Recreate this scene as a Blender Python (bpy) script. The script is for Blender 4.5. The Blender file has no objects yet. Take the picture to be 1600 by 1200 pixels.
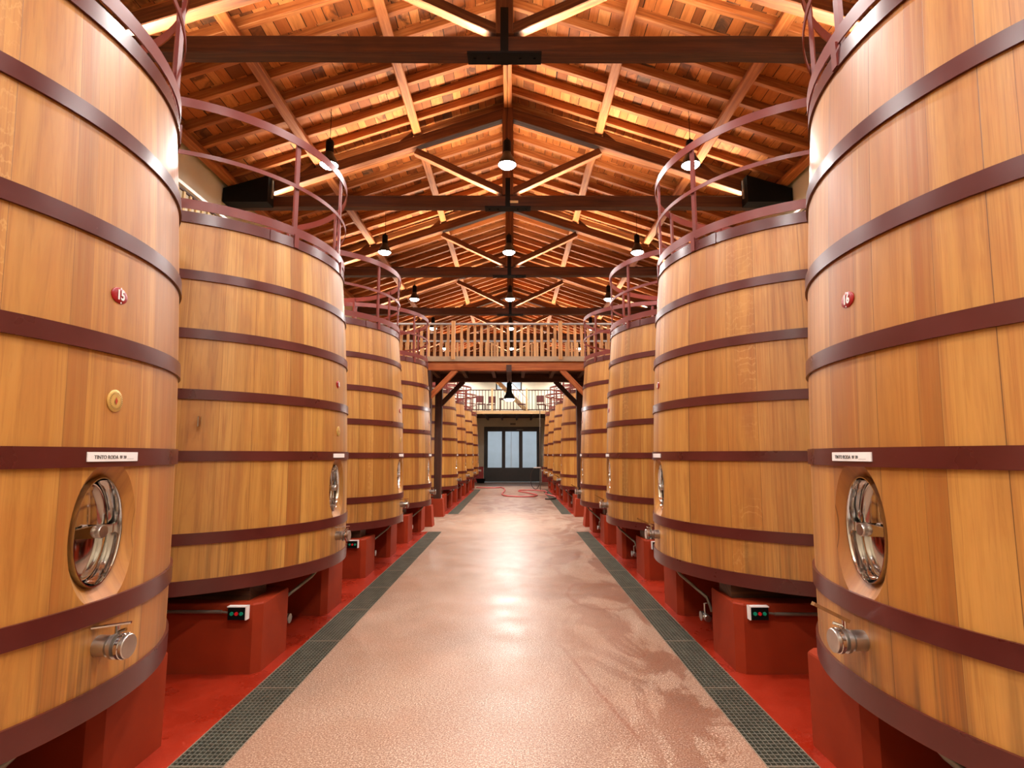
import bpy, bmesh, math, random
from math import sin, cos, pi, radians, sqrt, atan2
from mathutils import Vector, Matrix
random.seed(7)
sc = bpy.context.scene
COL = sc.collection
PI = pi

# ------------------------------------------------------------------ camera
cam_d = bpy.data.cameras.new('camera'); cam = bpy.data.objects.new('camera', cam_d); COL.objects.link(cam)
cam_d.sensor_width = 36.0; cam_d.lens = 883.25 * 36 / 1600; cam_d.shift_x = -0.00125
cam_d.clip_start = 0.05; cam_d.clip_end = 200
cam.location = (0, 0, 1.6); cam.rotation_euler = (radians(90 + 7.134), 0, 0)
sc.camera = cam
# ------------------------------------------------------------------ world, exposure
w = bpy.data.worlds.new('world'); sc.world = w; w.use_nodes = True
w.node_tree.nodes['Background'].inputs[0].default_value = (0.60, 0.68, 0.76, 1)
w.node_tree.nodes['Background'].inputs[1].default_value = 1.5
sc.view_settings.view_transform = 'Standard'; sc.view_settings.look = 'None'
sc.view_settings.exposure = 0.0; sc.view_settings.gamma = 1.0; sc.view_settings.use_curve_mapping = False
PENDANT_W = 127.0      # each bell pendant, downwards
UPLIGHT_W = 105.0      # each linear uplight on a tie beam
cy = sc.cycles
cy.max_bounces = 6; cy.diffuse_bounces = 2; cy.glossy_bounces = 4; cy.transmission_bounces = 4
cy.sample_clamp_indirect = 6; cy.use_denoising = True
try: cy.denoiser = 'OPENIMAGEDENOISE'
except Exception: pass
cy.caustics_reflective = False; cy.caustics_refractive = False

# ------------------------------------------------------------------ dimensions (metres)
RX = -0.10                       # centre line of the hall
WL, WR = -5.2, 5.0               # side walls
Y0, YB = -4.0, 33.8              # wall behind the camera, back wall
TIE_Z0, TIE_Z1 = 6.10, 6.31
SL = 0.34                        # roof slope
APEX = 8.07                      # top of the principal rafters at the ridge
def chord_top(x): return APEX - SL * abs(x - RX)
TRUSS_Y = [5.86 + 3.99 * k for k in range(-2, 7)]
LAMP_Y = [8.662 + 3.9904 * k for k in range(-3, 7)]

# ------------------------------------------------------------------ node helpers
def srgb(r, g, b):
    f = lambda c: (c / 255 / 12.92) if c / 255 <= 0.04045 else ((c / 255 + 0.055) / 1.055) ** 2.4
    return (f(r), f(g), f(b), 1)
class NT:
    def __init__(s, name):
        s.m = bpy.data.materials.new(name); s.m.use_nodes = True
        s.t = s.m.node_tree; s.b = s.t.nodes['Principled BSDF']
    def n(s, typ, **kw):
        nd = s.t.nodes.new(typ)
        for k, v in kw.items():
            if isinstance(k, str) and hasattr(nd, k): setattr(nd, k, v)
        return nd
    def put(s, inp, v):
        if hasattr(v, 'is_output') or isinstance(v, bpy.types.NodeSocket): s.t.links.new(v, inp)
        else: inp.default_value = v
    def math(s, op, a, b=None, c=None):
        nd = s.n('ShaderNodeMath', operation=op)
        s.put(nd.inputs[0], a)
        if b is not None: s.put(nd.inputs[1], b)
        if c is not None: s.put(nd.inputs[2], c)
        return nd.outputs[0]
    def xyz(s, x=0.0, y=0.0, z=0.0):
        nd = s.n('ShaderNodeCombineXYZ')
        for i, v in enumerate((x, y, z)): s.put(nd.inputs[i], v)
        return nd.outputs[0]
    def sep(s, v):
        nd = s.n('ShaderNodeSeparateXYZ'); s.put(nd.inputs[0], v); return nd.outputs
    def coord(s, which='Object'): return s.n('ShaderNodeTexCoord').outputs[which]
    def noise(s, vec, scale=1.0, detail=3.0, rough=0.55, dist=0.0):
        nd = s.n('ShaderNodeTexNoise'); s.put(nd.inputs['Vector'], vec)
        nd.inputs['Scale'].default_value = scale; nd.inputs['Detail'].default_value = detail
        nd.inputs['Roughness'].default_value = rough; nd.inputs['Distortion'].default_value = dist
        return nd.outputs['Fac']
    def white(s, vec):
        nd = s.n('ShaderNodeTexWhiteNoise', noise_dimensions='3D'); s.put(nd.inputs['Vector'], vec); return nd.outputs['Value']
    def ramp(s, fac, stops, interp='LINEAR'):
        nd = s.n('ShaderNodeValToRGB'); s.put(nd.inputs[0], fac); cr = nd.color_ramp; cr.interpolation = interp
        while len(cr.elements) < len(stops): cr.elements.new(0.5)
        for e, (p, c) in zip(cr.elements, stops):
            e.position = p; e.color = c if len(c) == 4 else (*c, 1)
        return nd.outputs[0]
    def mix(s, fac, a, b, mode='MIX'):
        nd = s.n('ShaderNodeMix', data_type='RGBA', blend_type=mode)
        s.put(nd.inputs[0], fac); s.put(nd.inputs[6], a); s.put(nd.inputs[7], b)
        return nd.outputs[2]
    def maprange(s, v, a, b, c=0.0, d=1.0):
        nd = s.n('ShaderNodeMapRange'); s.put(nd.inputs[0], v)
        for i, q in enumerate((a, b, c, d)): nd.inputs[i + 1].default_value = q
        return nd.outputs[0]
    def bump(s, h, strength=0.3, dist=0.01):
        nd = s.n('ShaderNodeBump'); s.put(nd.inputs['Height'], h)
        nd.inputs['Strength'].default_value = strength; nd.inputs['Distance'].default_value = dist
        s.t.links.new(nd.outputs[0], s.b.inputs['Normal'])
    def rand(s): return s.n('ShaderNodeObjectInfo').outputs['Random']
    def done(s, color=None, rough=0.5, metal=0.0, spec=0.5, coat=0.0):
        if color is not None: s.put(s.b.inputs['Base Color'], color)
        s.put(s.b.inputs['Roughness'], rough); s.b.inputs['Metallic'].default_value = metal
        s.b.inputs['Specular IOR Level'].default_value = spec
        s.b.inputs['Coat Weight'].default_value = coat; s.b.inputs['Coat Roughness'].default_value = 0.4
        return s.m

def flat(name, col, rough=0.5, metal=0.0, var=0.12, scale=6, spec=0.5, coat=0.0):
    t = NT(name); n = t.noise(t.coord(), scale, 4)
    c2 = tuple(c * (1 - var) for c in col[:3]) + (1,); c1 = tuple(min(1, c * (1 + var)) for c in col[:3]) + (1,)
    return t.done(t.ramp(n, [(0.3, c2), (0.7, c1)]), rough, metal, spec, coat)

def mat_staves():
    t = NT('oak_staves'); o = t.sep(t.coord()); rnd = t.rand()
    ang = t.math('DIVIDE', t.math('ARCTAN2', o[1], o[0]), 2 * PI)
    a = t.math('MULTIPLY', t.math('ADD', ang, 0.5), 62.0)
    warp = t.noise(t.xyz(t.math('MULTIPLY', a, 0.6), t.math('MULTIPLY', rnd, 50.0), 0), 1.0, 0)
    a = t.math('ADD', a, t.math('MULTIPLY', warp, 1.9))
    idn = t.math('FLOOR', a); fr = t.math('SUBTRACT', a, idn)
    seed = t.math('MULTIPLY', rnd, 91.0)
    v = t.white(t.xyz(idn, seed, 3.3)); v2 = t.white(t.xyz(idn, seed, 9.1))
    zz = t.math('ADD', o[2], t.math('MULTIPLY', v2, 13.0))
    g1 = t.noise(t.xyz(t.math('MULTIPLY', a, 2.6), t.math('MULTIPLY', zz, 0.7), seed), 1.0, 5, 0.6, 0.5)
    g2 = t.noise(t.xyz(t.math('MULTIPLY', a, 16.0), t.math('MULTIPLY', zz, 2.6), seed), 1.0, 4, 0.6, 0.8)
    bl = t.noise(t.xyz(t.math('MULTIPLY', a, 0.7), t.math('MULTIPLY', o[2], 1.6), seed), 1.0, 4, 0.6)
    base = t.ramp(v, [(0.0, srgb(152, 100, 40)), (0.25, srgb(184, 132, 58)), (0.6, srgb(200, 150, 74)), (0.85, srgb(174, 120, 48)), (1.0, srgb(144, 104, 50))])
    base = t.mix(t.maprange(g1, 0.46, 0.76, 0, 0.7), base, srgb(150, 80, 24))
    base = t.mix(t.maprange(g2, 0.48, 0.74, 0, 0.5), base, srgb(112, 60, 20))
    base = t.mix(t.maprange(g1, 0.46, 0.25, 0, 0.35), base, srgb(226, 172, 98))
    base = t.mix(t.maprange(bl, 0.5, 0.72, 0, 0.4), base, srgb(158, 90, 34))
    base = t.mix(t.math('MULTIPLY', t.white(t.xyz(seed, 2.0, 7.0)), 0.30), base, srgb(170, 92, 30))
    # silver flecks on a few staves
    wv = t.n('ShaderNodeTexWave', wave_type='RINGS'); t.put(wv.inputs['Vector'], t.xyz(t.math('MULTIPLY', a, 0.9), 0.0, t.math('MULTIPLY', zz, 3.0)))
    wv.inputs['Scale'].default_value = 1.6; wv.inputs['Distortion'].default_value = 16.0; wv.inputs['Detail'].default_value = 4.0; wv.inputs['Detail Roughness'].default_value = 0.7
    fl = t.math('MULTIPLY', t.maprange(wv.outputs['Fac'], 0.86, 0.97), t.math('MULTIPLY', t.math('GREATER_THAN', v2, 0.9), t.maprange(bl, 0.4, 0.6)))
    base = t.mix(t.math('MULTIPLY', fl, 0.2), base, srgb(240, 196, 120))
    # water and dirt marks under the hoops and along the foot
    drip = t.noise(t.xyz(t.math('MULTIPLY', a, 2.2), t.math('MULTIPLY', o[2], 0.35), seed), 1.0, 4, 0.7)
    foot = t.maprange(o[2], 0.55, 0.0, 0, 1)
    base = t.mix(t.math('MULTIPLY', t.maprange(drip, 0.46, 0.68, 0, 0.75), t.math('ADD', 0.22, foot)), base, srgb(88, 58, 30))
    edge = t.math('ABSOLUTE', t.math('SUBTRACT', fr, 0.5))
    jn = t.white(t.xyz(idn, seed, 5.7))
    joint = t.math('MULTIPLY', t.maprange(edge, 0.486, 0.496), t.maprange(jn, 0.3, 1.0, 0.15, 1.0))
    base = t.mix(joint, base, srgb(78, 40, 14))
    t.bump(t.math('SUBTRACT', t.math('MULTIPLY', g2, 0.3), joint), 0.25, 0.004)
    return t.done(base, t.maprange(g1, 0.3, 0.7, 0.4, 0.52), 0, 0.5, 0.28)

def mat_timber(name, stops, gs=1.0, rough=0.6, knots=0.5):
    """sawn timber, grain along the UV's u axis (metres)"""
    t = NT(name); uv = t.sep(t.coord('UV')); rnd = t.rand(); sd = t.math('MULTIPLY', rnd, 77.0)
    u = t.math('MULTIPLY', uv[0], 0.9 * gs)
    g = t.noise(t.xyz(u, t.math('MULTIPLY', uv[1], 22.0), sd), 1.0, 5, 0.65, 0.6)
    b = t.noise(t.xyz(t.math('MULTIPLY', uv[0], 2.2), t.math('MULTIPLY', uv[1], 5.0), sd), 1.0, 3)
    col = t.ramp(g, [(0.28, stops[0]), (0.5, stops[1]), (0.72, stops[2])])
    col = t.mix(t.maprange(b, 0.55, 0.75, 0, knots), col, stops[0])
    tone = t.ramp(t.white(t.xyz(sd, 1.0, 2.0)), [(0, (0.74, 0.72, 0.70)), (1, (1, 1, 1))])
    col = t.mix(1.0, col, tone, 'MULTIPLY')
    t.bump(g, 0.35, 0.006)
    return t.done(col, rough, 0, 0.35)

def mat_boards():
    t = NT('roof_boards'); o = t.sep(t.coord())
    s_ = t.math('MULTIPLY', t.math('ABSOLUTE', t.math('SUBTRACT', o[0], RX)), 1.056 / 0.175)
    side = t.math('GREATER_THAN', o[0], RX)
    bay = t.math('FLOOR', t.math('DIVIDE', t.math('ADD', o[1], 20.34 + 0.0), 0.4988))
    s2 = t.math('ADD', s_, t.math('MULTIPLY', t.white(t.xyz(t.math('FLOOR', t.math('DIVIDE', bay, 2.0)), side, 4.0)), 0.9))
    s2 = t.math('ADD', s2, t.math('MULTIPLY', t.noise(t.xyz(s_, bay, 0), 0.7, 0), 1.1))
    sid = t.math('FLOOR', s2); fr = t.math('SUBTRACT', s2, sid)
    grp = t.math('FLOOR', t.math('ADD', t.math('DIVIDE', bay, 2.0), t.math('MULTIPLY', t.white(t.xyz(sid, side, 8.0)), 1.0)))
    v = t.white(t.xyz(sid, grp, side)); v3 = t.white(t.xyz(sid, grp, t.math('ADD', side, 5.0)))
    g = t.noise(t.xyz(t.math('MULTIPLY', s2, 3.0), t.math('MULTIPLY', o[1], 1.6), v), 1.0, 4, 0.6, 0.5)
    bl = t.noise(t.xyz(t.math('MULTIPLY', s2, 0.8), t.math('MULTIPLY', o[1], 3.4), t.math('MULTIPLY', v, 9.0)), 1.0, 3, 0.6, 0.8)
    col = t.ramp(v, [(0.0, srgb(122, 68, 34)), (0.25, srgb(172, 96, 48)), (0.55, srgb(194, 114, 58)), (0.85, srgb(210, 138, 80)), (1.0, srgb(140, 84, 46))])
    col = t.mix(t.maprange(g, 0.45, 0.75, 0, 0.6), col, srgb(120, 58, 22))
    dark = t.math('MULTIPLY', t.maprange(bl, 0.44, 0.62), t.maprange(t.math('SUBTRACT', v3, t.math('MULTIPLY', side, 0.14)), 0.5, 0.85, 0.10, 0.9))
    col = t.mix(dark, col, srgb(74, 40, 24))
    grey = t.math('MULTIPLY', t.math('GREATER_THAN', v3, 0.95), 0.6)
    col = t.mix(grey, col, srgb(78, 64, 54))
    e = t.math('ABSOLUTE', t.math('SUBTRACT', fr, 0.5))
    joint = t.maprange(e, 0.462, 0.488)
    col = t.mix(joint, col, srgb(28, 12, 6))
    t.bump(t.math('SUBTRACT', g, t.math('MULTIPLY', joint, 2.0)), 0.4, 0.006)
    return t.done(col, 0.65, 0, 0.3)

def mat_terrazzo():
    t = NT('terrazzo'); p = t.coord(); o = t.sep(p)
    sp = t.noise(p, 105, 2, 0.8); sp2 = t.noise(p, 48, 3, 0.7); bl = t.noise(p, 1.1, 4)
    col = t.ramp(sp, [(0.36, srgb(90, 56, 40)), (0.45, srgb(146, 112, 90)), (0.55, srgb(162, 132, 110)), (0.64, srgb(222, 200, 180))])
    col = t.mix(t.maprange(sp2, 0.52, 0.66, 0, 0.5), col, srgb(118, 70, 50))
    col = t.mix(t.maprange(bl, 0.42, 0.62, 0, 0.28), col, srgb(150, 104, 78))
    # reddish brown damp stains, mostly on the right hand side
    side = t.math('ADD', t.maprange(o[0], 0.15, 1.1), t.math('MULTIPLY', t.math('MULTIPLY', t.maprange(o[1], 12.5, 17), t.maprange(o[1], 27, 22)), 0.8))
    st = t.noise(t.xyz(t.math('MULTIPLY', o[0], 1.3), t.math('MULTIPLY', o[1], 0.62), 3.7), 1.0, 6, 0.62, 1.6)
    stm = t.math('MULTIPLY', t.maprange(t.math('ADD', st, t.math('MULTIPLY', t.math('SUBTRACT', sp2, 0.5), 0.12)), 0.485, 0.545), t.math('MINIMUM', side, 1.0))
    col = t.mix(t.math('MULTIPLY', stm, 0.66), col, srgb(112, 62, 38))
    # ring left by a wet barrel and a dragged streak
    ex = t.math('DIVIDE', t.math('SUBTRACT', o[0], 1.02), 0.36); ey = t.math('DIVIDE', t.math('SUBTRACT', o[1], 6.75), 0.62)
    wob = t.math('MULTIPLY', t.math('SUBTRACT', t.noise(p, 2.2, 3), 0.5), 0.7)
    el = t.math('ADD', t.math('SQRT', t.math('ADD', t.math('MULTIPLY', ex, ex), t.math('MULTIPLY', ey, ey))), wob)
    rg = t.math('MULTIPLY', t.maprange(t.math('ABSOLUTE', t.math('SUBTRACT', el, 1.0)), 0.09, 0.03), 0.45)
    col = t.mix(rg, col, srgb(120, 70, 46))
    lx = t.math('ADD', t.math('ADD', t.math('MULTIPLY', o[0], 0.981), t.math('MULTIPLY', o[1], 0.192)), -1.353)
    lx = t.math('ADD', lx, t.math('MULTIPLY', t.math('SUBTRACT', t.noise(p, 3.0, 3), 0.5), 0.06))
    lm = t.math('MULTIPLY', t.maprange(t.math('ABSOLUTE', lx), 0.022, 0.008), t.math('MULTIPLY', t.maprange(o[1], 3.2, 3.6), t.maprange(o[1], 5.2, 4.5)))
    col = t.mix(t.math('MULTIPLY', lm, t.maprange(sp2, 0.4, 0.55, 0.2, 0.7)), col, srgb(120, 66, 44))
    # thin scuffs
    sc1 = t.noise(t.xyz(t.math('MULTIPLY', o[0], 2.2), t.math('MULTIPLY', o[1], 0.8), 11.0), 1.0, 3, 0.5, 0.8)
    scm = t.math('MULTIPLY', t.maprange(t.math('ABSOLUTE', t.math('SUBTRACT', sc1, 0.5)), 0.012, 0.0), t.maprange(t.noise(p, 0.9, 2), 0.5, 0.6))
    col = t.mix(t.math('MULTIPLY', scm, t.math('MULTIPLY', t.maprange(o[0], -0.2, 0.5), 0.6)), col, srgb(120, 62, 42))
    return t.done(col, t.maprange(t.noise(p, 3, 3), 0.3, 0.7, 0.34, 0.48), 0, 0.5)

def mat_redfloor():
    t = NT('red_floor_paint'); p = t.coord(); n = t.noise(p, 2.5, 5, 0.6); sc_ = t.noise(p, 9, 5, 0.75, 2.0)
    col = t.ramp(n, [(0.3, srgb(134, 30, 12)), (0.7, srgb(160, 42, 18))])
    col = t.mix(t.math('MULTIPLY', t.maprange(t.math('ABSOLUTE', t.math('SUBTRACT', sc_, 0.5)), 0.01, 0.0), 0.3), col, srgb(205, 110, 90))
    return t.done(col, t.maprange(n, 0.3, 0.7, 0.22, 0.4), 0, 0.5)

M = {}
M['oak'] = mat_staves()
def mat_hoop():
    t = NT('maroon_hoop_paint'); p = t.coord(); n = t.noise(p, 3, 4); ch = t.noise(p, 38, 4, 0.75)
    col = t.ramp(n, [(0.3, srgb(74, 25, 21)), (0.7, srgb(88, 33, 28))])
    col = t.mix(t.math('MULTIPLY', t.maprange(ch, 0.72, 0.76), 0.8), col, srgb(190, 150, 140))
    t.bump(t.noise(p, 14, 3), 0.06, 0.004)
    return t.done(col, t.maprange(n, 0.3, 0.7, 0.26, 0.36), 0, 0.5)
M['hoop'] = mat_hoop()
M['rail'] = flat('maroon_rail_paint', srgb(112, 44, 38), 0.36)
M['steel'] = flat('polished_steel', (0.62, 0.60, 0.57, 1), 0.09, 1.0, 0.04)
M['brushed'] = flat('brushed_steel', (0.52, 0.50, 0.47, 1), 0.28, 1.0, 0.1, 20)
M['pipe'] = flat('grey_pipe', srgb(120, 112, 100), 0.4, 0.5, 0.15)
M['red_enamel'] = flat('red_enamel', srgb(150, 16, 22), 0.3, 0, 0.05, coat=0.1)
M['white'] = flat('white_paint', srgb(236, 230, 226), 0.4, 0, 0.03)
M['ink'] = flat('grey_ink', srgb(92, 86, 84), 0.6)
M['brass'] = flat('gold_medal', srgb(206, 168, 92), 0.35, 0.3, 0.12, 60)
M['medal_line'] = flat('medal_line', srgb(150, 110, 50), 0.5)
M['medal_red'] = flat('medal_red', srgb(170, 60, 30), 0.4)
M['plinth'] = flat('red_plinth_paint', srgb(142, 46, 18), 0.65, 0, 0.1, 4, spec=0.2)
M['black'] = flat('black_paint', srgb(7, 7, 7), 0.6, spec=0.15)
M['lamp_shade'] = flat('lamp_shade_black', srgb(24, 26, 26), 0.4)
M['dark_bearer'] = mat_timber('bearer_wood', [srgb(40, 22, 10), srgb(70, 40, 18), srgb(96, 58, 28)])
M['tie'] = mat_timber('dark_roof_timber', [srgb(50, 22, 8), srgb(76, 36, 14), srgb(98, 52, 22)])
M['chord'] = mat_timber('brown_roof_timber', [srgb(62, 30, 14), srgb(96, 52, 26), srgb(130, 80, 44)])
M['rafter'] = mat_timber('orange_roof_timber', [srgb(124, 62, 26), srgb(178, 102, 50), srgb(206, 138, 82)], knots=0.35)
M['mezz'] = mat_timber('mezzanine_timber', [srgb(132, 60, 24), srgb(180, 96, 42), srgb(206, 126, 64)], knots=0.3)
M['mezz_dark'] = mat_timber('stained_timber', [srgb(44, 20, 9), srgb(66, 32, 15), srgb(84, 44, 22)])
M['slat'] = mat_timber('baluster_timber', [srgb(138, 90, 48), srgb(184, 130, 78), srgb(204, 154, 100)], knots=0.3)
M['pale_slat'] = mat_timber('pale_timber', [srgb(176, 140, 90), srgb(206, 172, 120), srgb(224, 194, 146)], knots=0.2)
M['grey_rail'] = flat('grey_handrail', srgb(128, 118, 112), 0.35, 0.4)
M['deck'] = flat('grey_deck_edge', srgb(150, 124, 96), 0.6)
M['boards'] = mat_boards()
M['terrazzo'] = mat_terrazzo()
M['redfloor'] = mat_redfloor()
M['wall'] = flat('cream_plaster', srgb(214, 204, 180), 0.8, 0, 0.05, 2)
M['dado'] = flat('red_dado_paint', srgb(150, 36, 24), 0.5)
M['channel'] = flat('drain_channel', srgb(30, 26, 23), 0.6)
M['grate'] = flat('galvanised_grate', srgb(118, 116, 102), 0.42, 0.4, 0.2, 8)
M['grate_edge'] = flat('grate_edge', srgb(150, 138, 120), 0.4, 0.4)
M['door'] = flat('dark_door_paint', srgb(36, 32, 28), 0.35)
M['hose'] = flat('pink_hose', srgb(196, 92, 88), 0.4)
M['hose_dark'] = flat('dark_hose', srgb(60, 44, 38), 0.5)
M['tag'] = flat('cream_tag', srgb(214, 190, 140), 0.5)
M['green_btn'] = flat('green_button', srgb(20, 150, 116), 0.3)
M['red_btn'] = flat('red_button', srgb(210, 34, 40), 0.3)
M['chair_w'] = flat('dark_red_chair', srgb(92, 30, 26), 0.5)
M['ground'] = flat('outside_paving', srgb(150, 150, 140), 0.8)
g_ = NT('frosted_glass'); g_.b.inputs['Transmission Weight'].default_value = 0.85
M['frost'] = g_.done(g_.ramp(g_.noise(g_.coord(), 2, 3), [(0.3, (0.62, 0.66, 0.66, 1)), (0.7, (0.72, 0.77, 0.80, 1))]), 0.45)
e_ = NT('lamp_bulb'); e_.b.inputs['Emission Color'].default_value = (1, 0.97, 0.93, 1); e_.b.inputs['Emission Strength'].default_value = 45
M['bulb'] = e_.done(g_ and (1, 1, 1, 1), 0.4)
e2 = NT('uplight_lens'); e2.b.inputs['Emission Color'].default_value = (1, 0.86, 0.66, 1); e2.b.inputs['Emission Strength'].default_value = 6
M['lens'] = e2.done((1, 1, 1, 1), 0.4)

# ------------------------------------------------------------------ mesh helpers
class MB:
    def __init__(s): s.v = []; s.f = []; s.uv = []; s.sm = []
    def add(s, vs, fs, uvs=None, smooth=False):
        k = len(s.v); s.v += [tuple(v) for v in vs]
        for i, f in enumerate(fs):
            s.f.append([k + j for j in f]); s.uv.append(uvs[i] if uvs else None); s.sm.append(smooth)
        return s
    def box(s, x0, x1, y0, y1, z0, z1):
        vs = [(x, y, z) for x in (x0, x1) for y in (y0, y1) for z in (z0, z1)]
        ext = (x1 - x0, y1 - y0, z1 - z0); ax = ext.index(max(ext)); o = [i for i in range(3) if i != ax]
        fs = [(0, 1, 3, 2), (4, 6, 7, 5), (0, 4, 5, 1), (2, 3, 7, 6), (0, 2, 6, 4), (1, 5, 7, 3)]
        uvs = [[(vs[i][ax], vs[i][o[0]] + vs[i][o[1]] * 1.7) for i in f] for f in fs]
        return s.add(vs, fs, uvs)
    def beam(s, p, q, wd, ht, up=(0, 0, 1), seg=1, jit=0.0, ch=0.0):
        """bar from p to q; wd across, ht along up"""
        p, q, up = Vector(p), Vector(q), Vector(up); d = (q - p); L = d.length; d = d / L
        a = d.cross(up).normalized(); b = a.cross(d).normalized()
        if ch > 0:
            c = min(ch, wd * .4, ht * .4)
            prof = [(-wd/2+c, -ht/2), (wd/2-c, -ht/2), (wd/2, -ht/2+c), (wd/2, ht/2-c), (wd/2-c, ht/2), (-wd/2+c, ht/2), (-wd/2, ht/2-c), (-wd/2, -ht/2+c)]
        else: prof = [(-wd/2, -ht/2), (wd/2, -ht/2), (wd/2, ht/2), (-wd/2, ht/2)]
        n = len(prof); vs = []; per = [0.0]
        for i in range(n):
            x, y = prof[i], prof[(i + 1) % n]; per.append(per[-1] + math.hypot(x[0]-y[0], x[1]-y[1]))
        off = random.uniform(0, 9)
        for k in range(seg + 1):
            c0 = p + d * L * k / seg; ja = random.uniform(-jit, jit); jb = random.uniform(-jit, jit)
            sc1 = 1 + random.uniform(-jit, jit) * 3
            for (i, j) in prof: vs.append(c0 + a * (i * sc1 + ja) + b * (j * sc1 + jb))
        fs = []; uvs = []
        for k in range(seg):
            for i in range(n):
                j = (i + 1) % n
                fs.append((k*n+i, k*n+j, (k+1)*n+j, (k+1)*n+i))
                u0, u1 = L*k/seg + off, L*(k+1)/seg + off
                uvs.append([(u0, per[i]), (u0, per[i+1]), (u1, per[i+1]), (u1, per[i])])
        fs.append(tuple(reversed(range(n)))); uvs.append([(off, prof[i][1]) for i in reversed(range(n))])
        fs.append(tuple(range(seg*n, seg*n+n))); uvs.append([(off + L, prof[i][1]) for i in range(n)])
        return s.add(vs, fs, uvs)
    def lathe(s, prof, n=64, a0=0.0, a1=2*PI, closed_prof=False, axis='z', org=(0, 0, 0), smooth=True):
        """prof: list of (r, h) going round z (or the x axis)"""
        full = abs(a1 - a0 - 2*PI) < 1e-6; m = n if full else n + 1; vs = []
        for k in range(m):
            t = a0 + (a1 - a0) * k / n
            for (r, h) in prof:
                if axis == 'z': vs.append((org[0] + r*cos(t), org[1] + r*sin(t), org[2] + h))
                else: vs.append((org[0] + h, org[1] + r*cos(t), org[2] + r*sin(t)))
        P = len(prof); fs = []; pr = P if closed_prof else P - 1
        for k in range(n):
            k2 = (k + 1) % m
            for i in range(pr):
                j = (i + 1) % P
                fs.append((k*P+i, k2*P+i, k2*P+j, k*P+j))
        if not full and closed_prof:
            fs.append(tuple(range(P))); fs.append(tuple(reversed(range((m-1)*P, m*P))))
        return s.add(vs, fs, None, smooth)
    def tube(s, pts, r, n=10, caps=True):
        pts = [Vector(p) for p in pts]; rings = []; prev = None
        for i, p in enumerate(pts):
            d = (pts[min(i+1, len(pts)-1)] - pts[max(i-1, 0)]).normalized()
            a = d.cross(Vector((0, 0, 1)) if abs(d.z) < 0.95 else Vector((1, 0, 0))).normalized()
            if prev is not None and a.dot(prev) < 0: a = -a
            prev = a; b = a.cross(d).normalized(); rr = r[i] if isinstance(r, (list, tuple)) else r
            rings.append([p + a*rr*cos(2*PI*k/n) + b*rr*sin(2*PI*k/n) for k in range(n)])
        vs = [v for rg in rings for v in rg]
        fs = [(i*n+k, i*n+(k+1) % n, (i+1)*n+(k+1) % n, (i+1)*n+k) for i in range(len(pts)-1) for k in range(n)]
        s.add(vs, fs, None, True)
        if caps: s.add(rings[0], [tuple(reversed(range(n)))]); s.add(rings[-1], [tuple(range(n))])
        return s
    def disc(s, c, r, axis='x', n=24, th=0.004):
        return s.lathe([(0.0001, 0), (r, 0), (r, th), (0.0001, th)], n, axis='x' if axis == 'x' else 'z', org=c, smooth=False)
    def build(s, name, m, parent=None, smooth_angle=35):
        me = bpy.data.meshes.new(name); me.from_pydata(s.v, [], s.f)
        if any(u for u in s.uv):
            ul = me.uv_layers.new(name='uv'); i = 0
            for f, u in zip(s.f, s.uv):
                for k in range(len(f)):
                    if u: ul.data[i].uv = u[k]
                    i += 1
        for p, sm in zip(me.polygons, s.sm): p.use_smooth = sm
        me.validate()
        bm = bmesh.new(); bm.from_mesh(me); bmesh.ops.recalc_face_normals(bm, faces=bm.faces); bm.to_mesh(me); bm.free()
        if any(s.sm): me.set_sharp_from_angle(angle=radians(smooth_angle))
        me.materials.append(m)
        o = bpy.data.objects.new(name, me); COL.objects.link(o)
        if parent: o.parent = parent
        return o

def tag(o, label=None, cat=None, group=None, kind=None):
    if label: o['label'] = label
    if cat: o['category'] = cat
    if group: o['group'] = group
    if kind: o['kind'] = kind
    return o
def thing(name, label, cat, loc=(0, 0, 0), rz=0.0, group=None):
    o = bpy.data.objects.new(name, None); o.empty_display_size = 0.2; COL.objects.link(o)
    o.location = loc; o.rotation_euler = (0, 0, rz)
    return tag(o, label, cat, group)
KIDS = {}
def copy_tree(o, parent=None):
    c = o.copy(); COL.objects.link(c)
    if parent is not None: c.parent = parent
    for ch in list(o.children): copy_tree(ch, c)
    return c
def struct(mb, name, m): return tag(mb.build(name, m), kind='structure')

# ------------------------------------------------------------------ floor, walls, ceiling
GL0, GL1, GR0, GR1 = -1.785, -1.495, 1.31, 1.585      # drain slots left and right
GA, GB, GC, GD = -1.85, 12.15, 15.65, 26.65           # their extent along the hall
mb = MB()
T = 0.14
mb.box(GL1, GR0, Y0, GB, -T, 0)
mb.box(WL, WR, GB, GC, -T, 0)
mb.box(GL1, GR0, GC, GD, -T, 0)
mb.box(WL, WR, GD, YB + 0.1, -T, 0)
struct(mb, 'floor', M['terrazzo'])
mb = MB()
mb.box(WL, GL0, Y0, GB, -T, 0); mb.box(GR1, WR, Y0, GB, -T, 0)
mb.box(WL, GL0, GC, GD, -T, 0); mb.box(GR1, WR, GC, GD, -T, 0)
struct(mb, 'floor', M['redfloor'])
mb = MB()
for (a, b) in ((GL0, GL1), (GR0, GR1)):
    mb.box(a, b, Y0, GB, -T - 0.02, -T + 0.005); mb.box(a, b, GC, GD, -T - 0.02, -T + 0.005)
    mb.box(a, b, Y0, GA, -T, 0)
struct(mb, 'floor', M['channel'])
WT = chord_top(WL) + 0.20
def slab_wall(name, x0, x1):
    mb = MB(); mb.box(x0, x1, Y0, YB + .1, 0, WT); struct(mb, name, M['wall'])
slab_wall('wall_left', WL - 0.2, WL); slab_wall('wall_right', WR, WR + 0.2)
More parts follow.
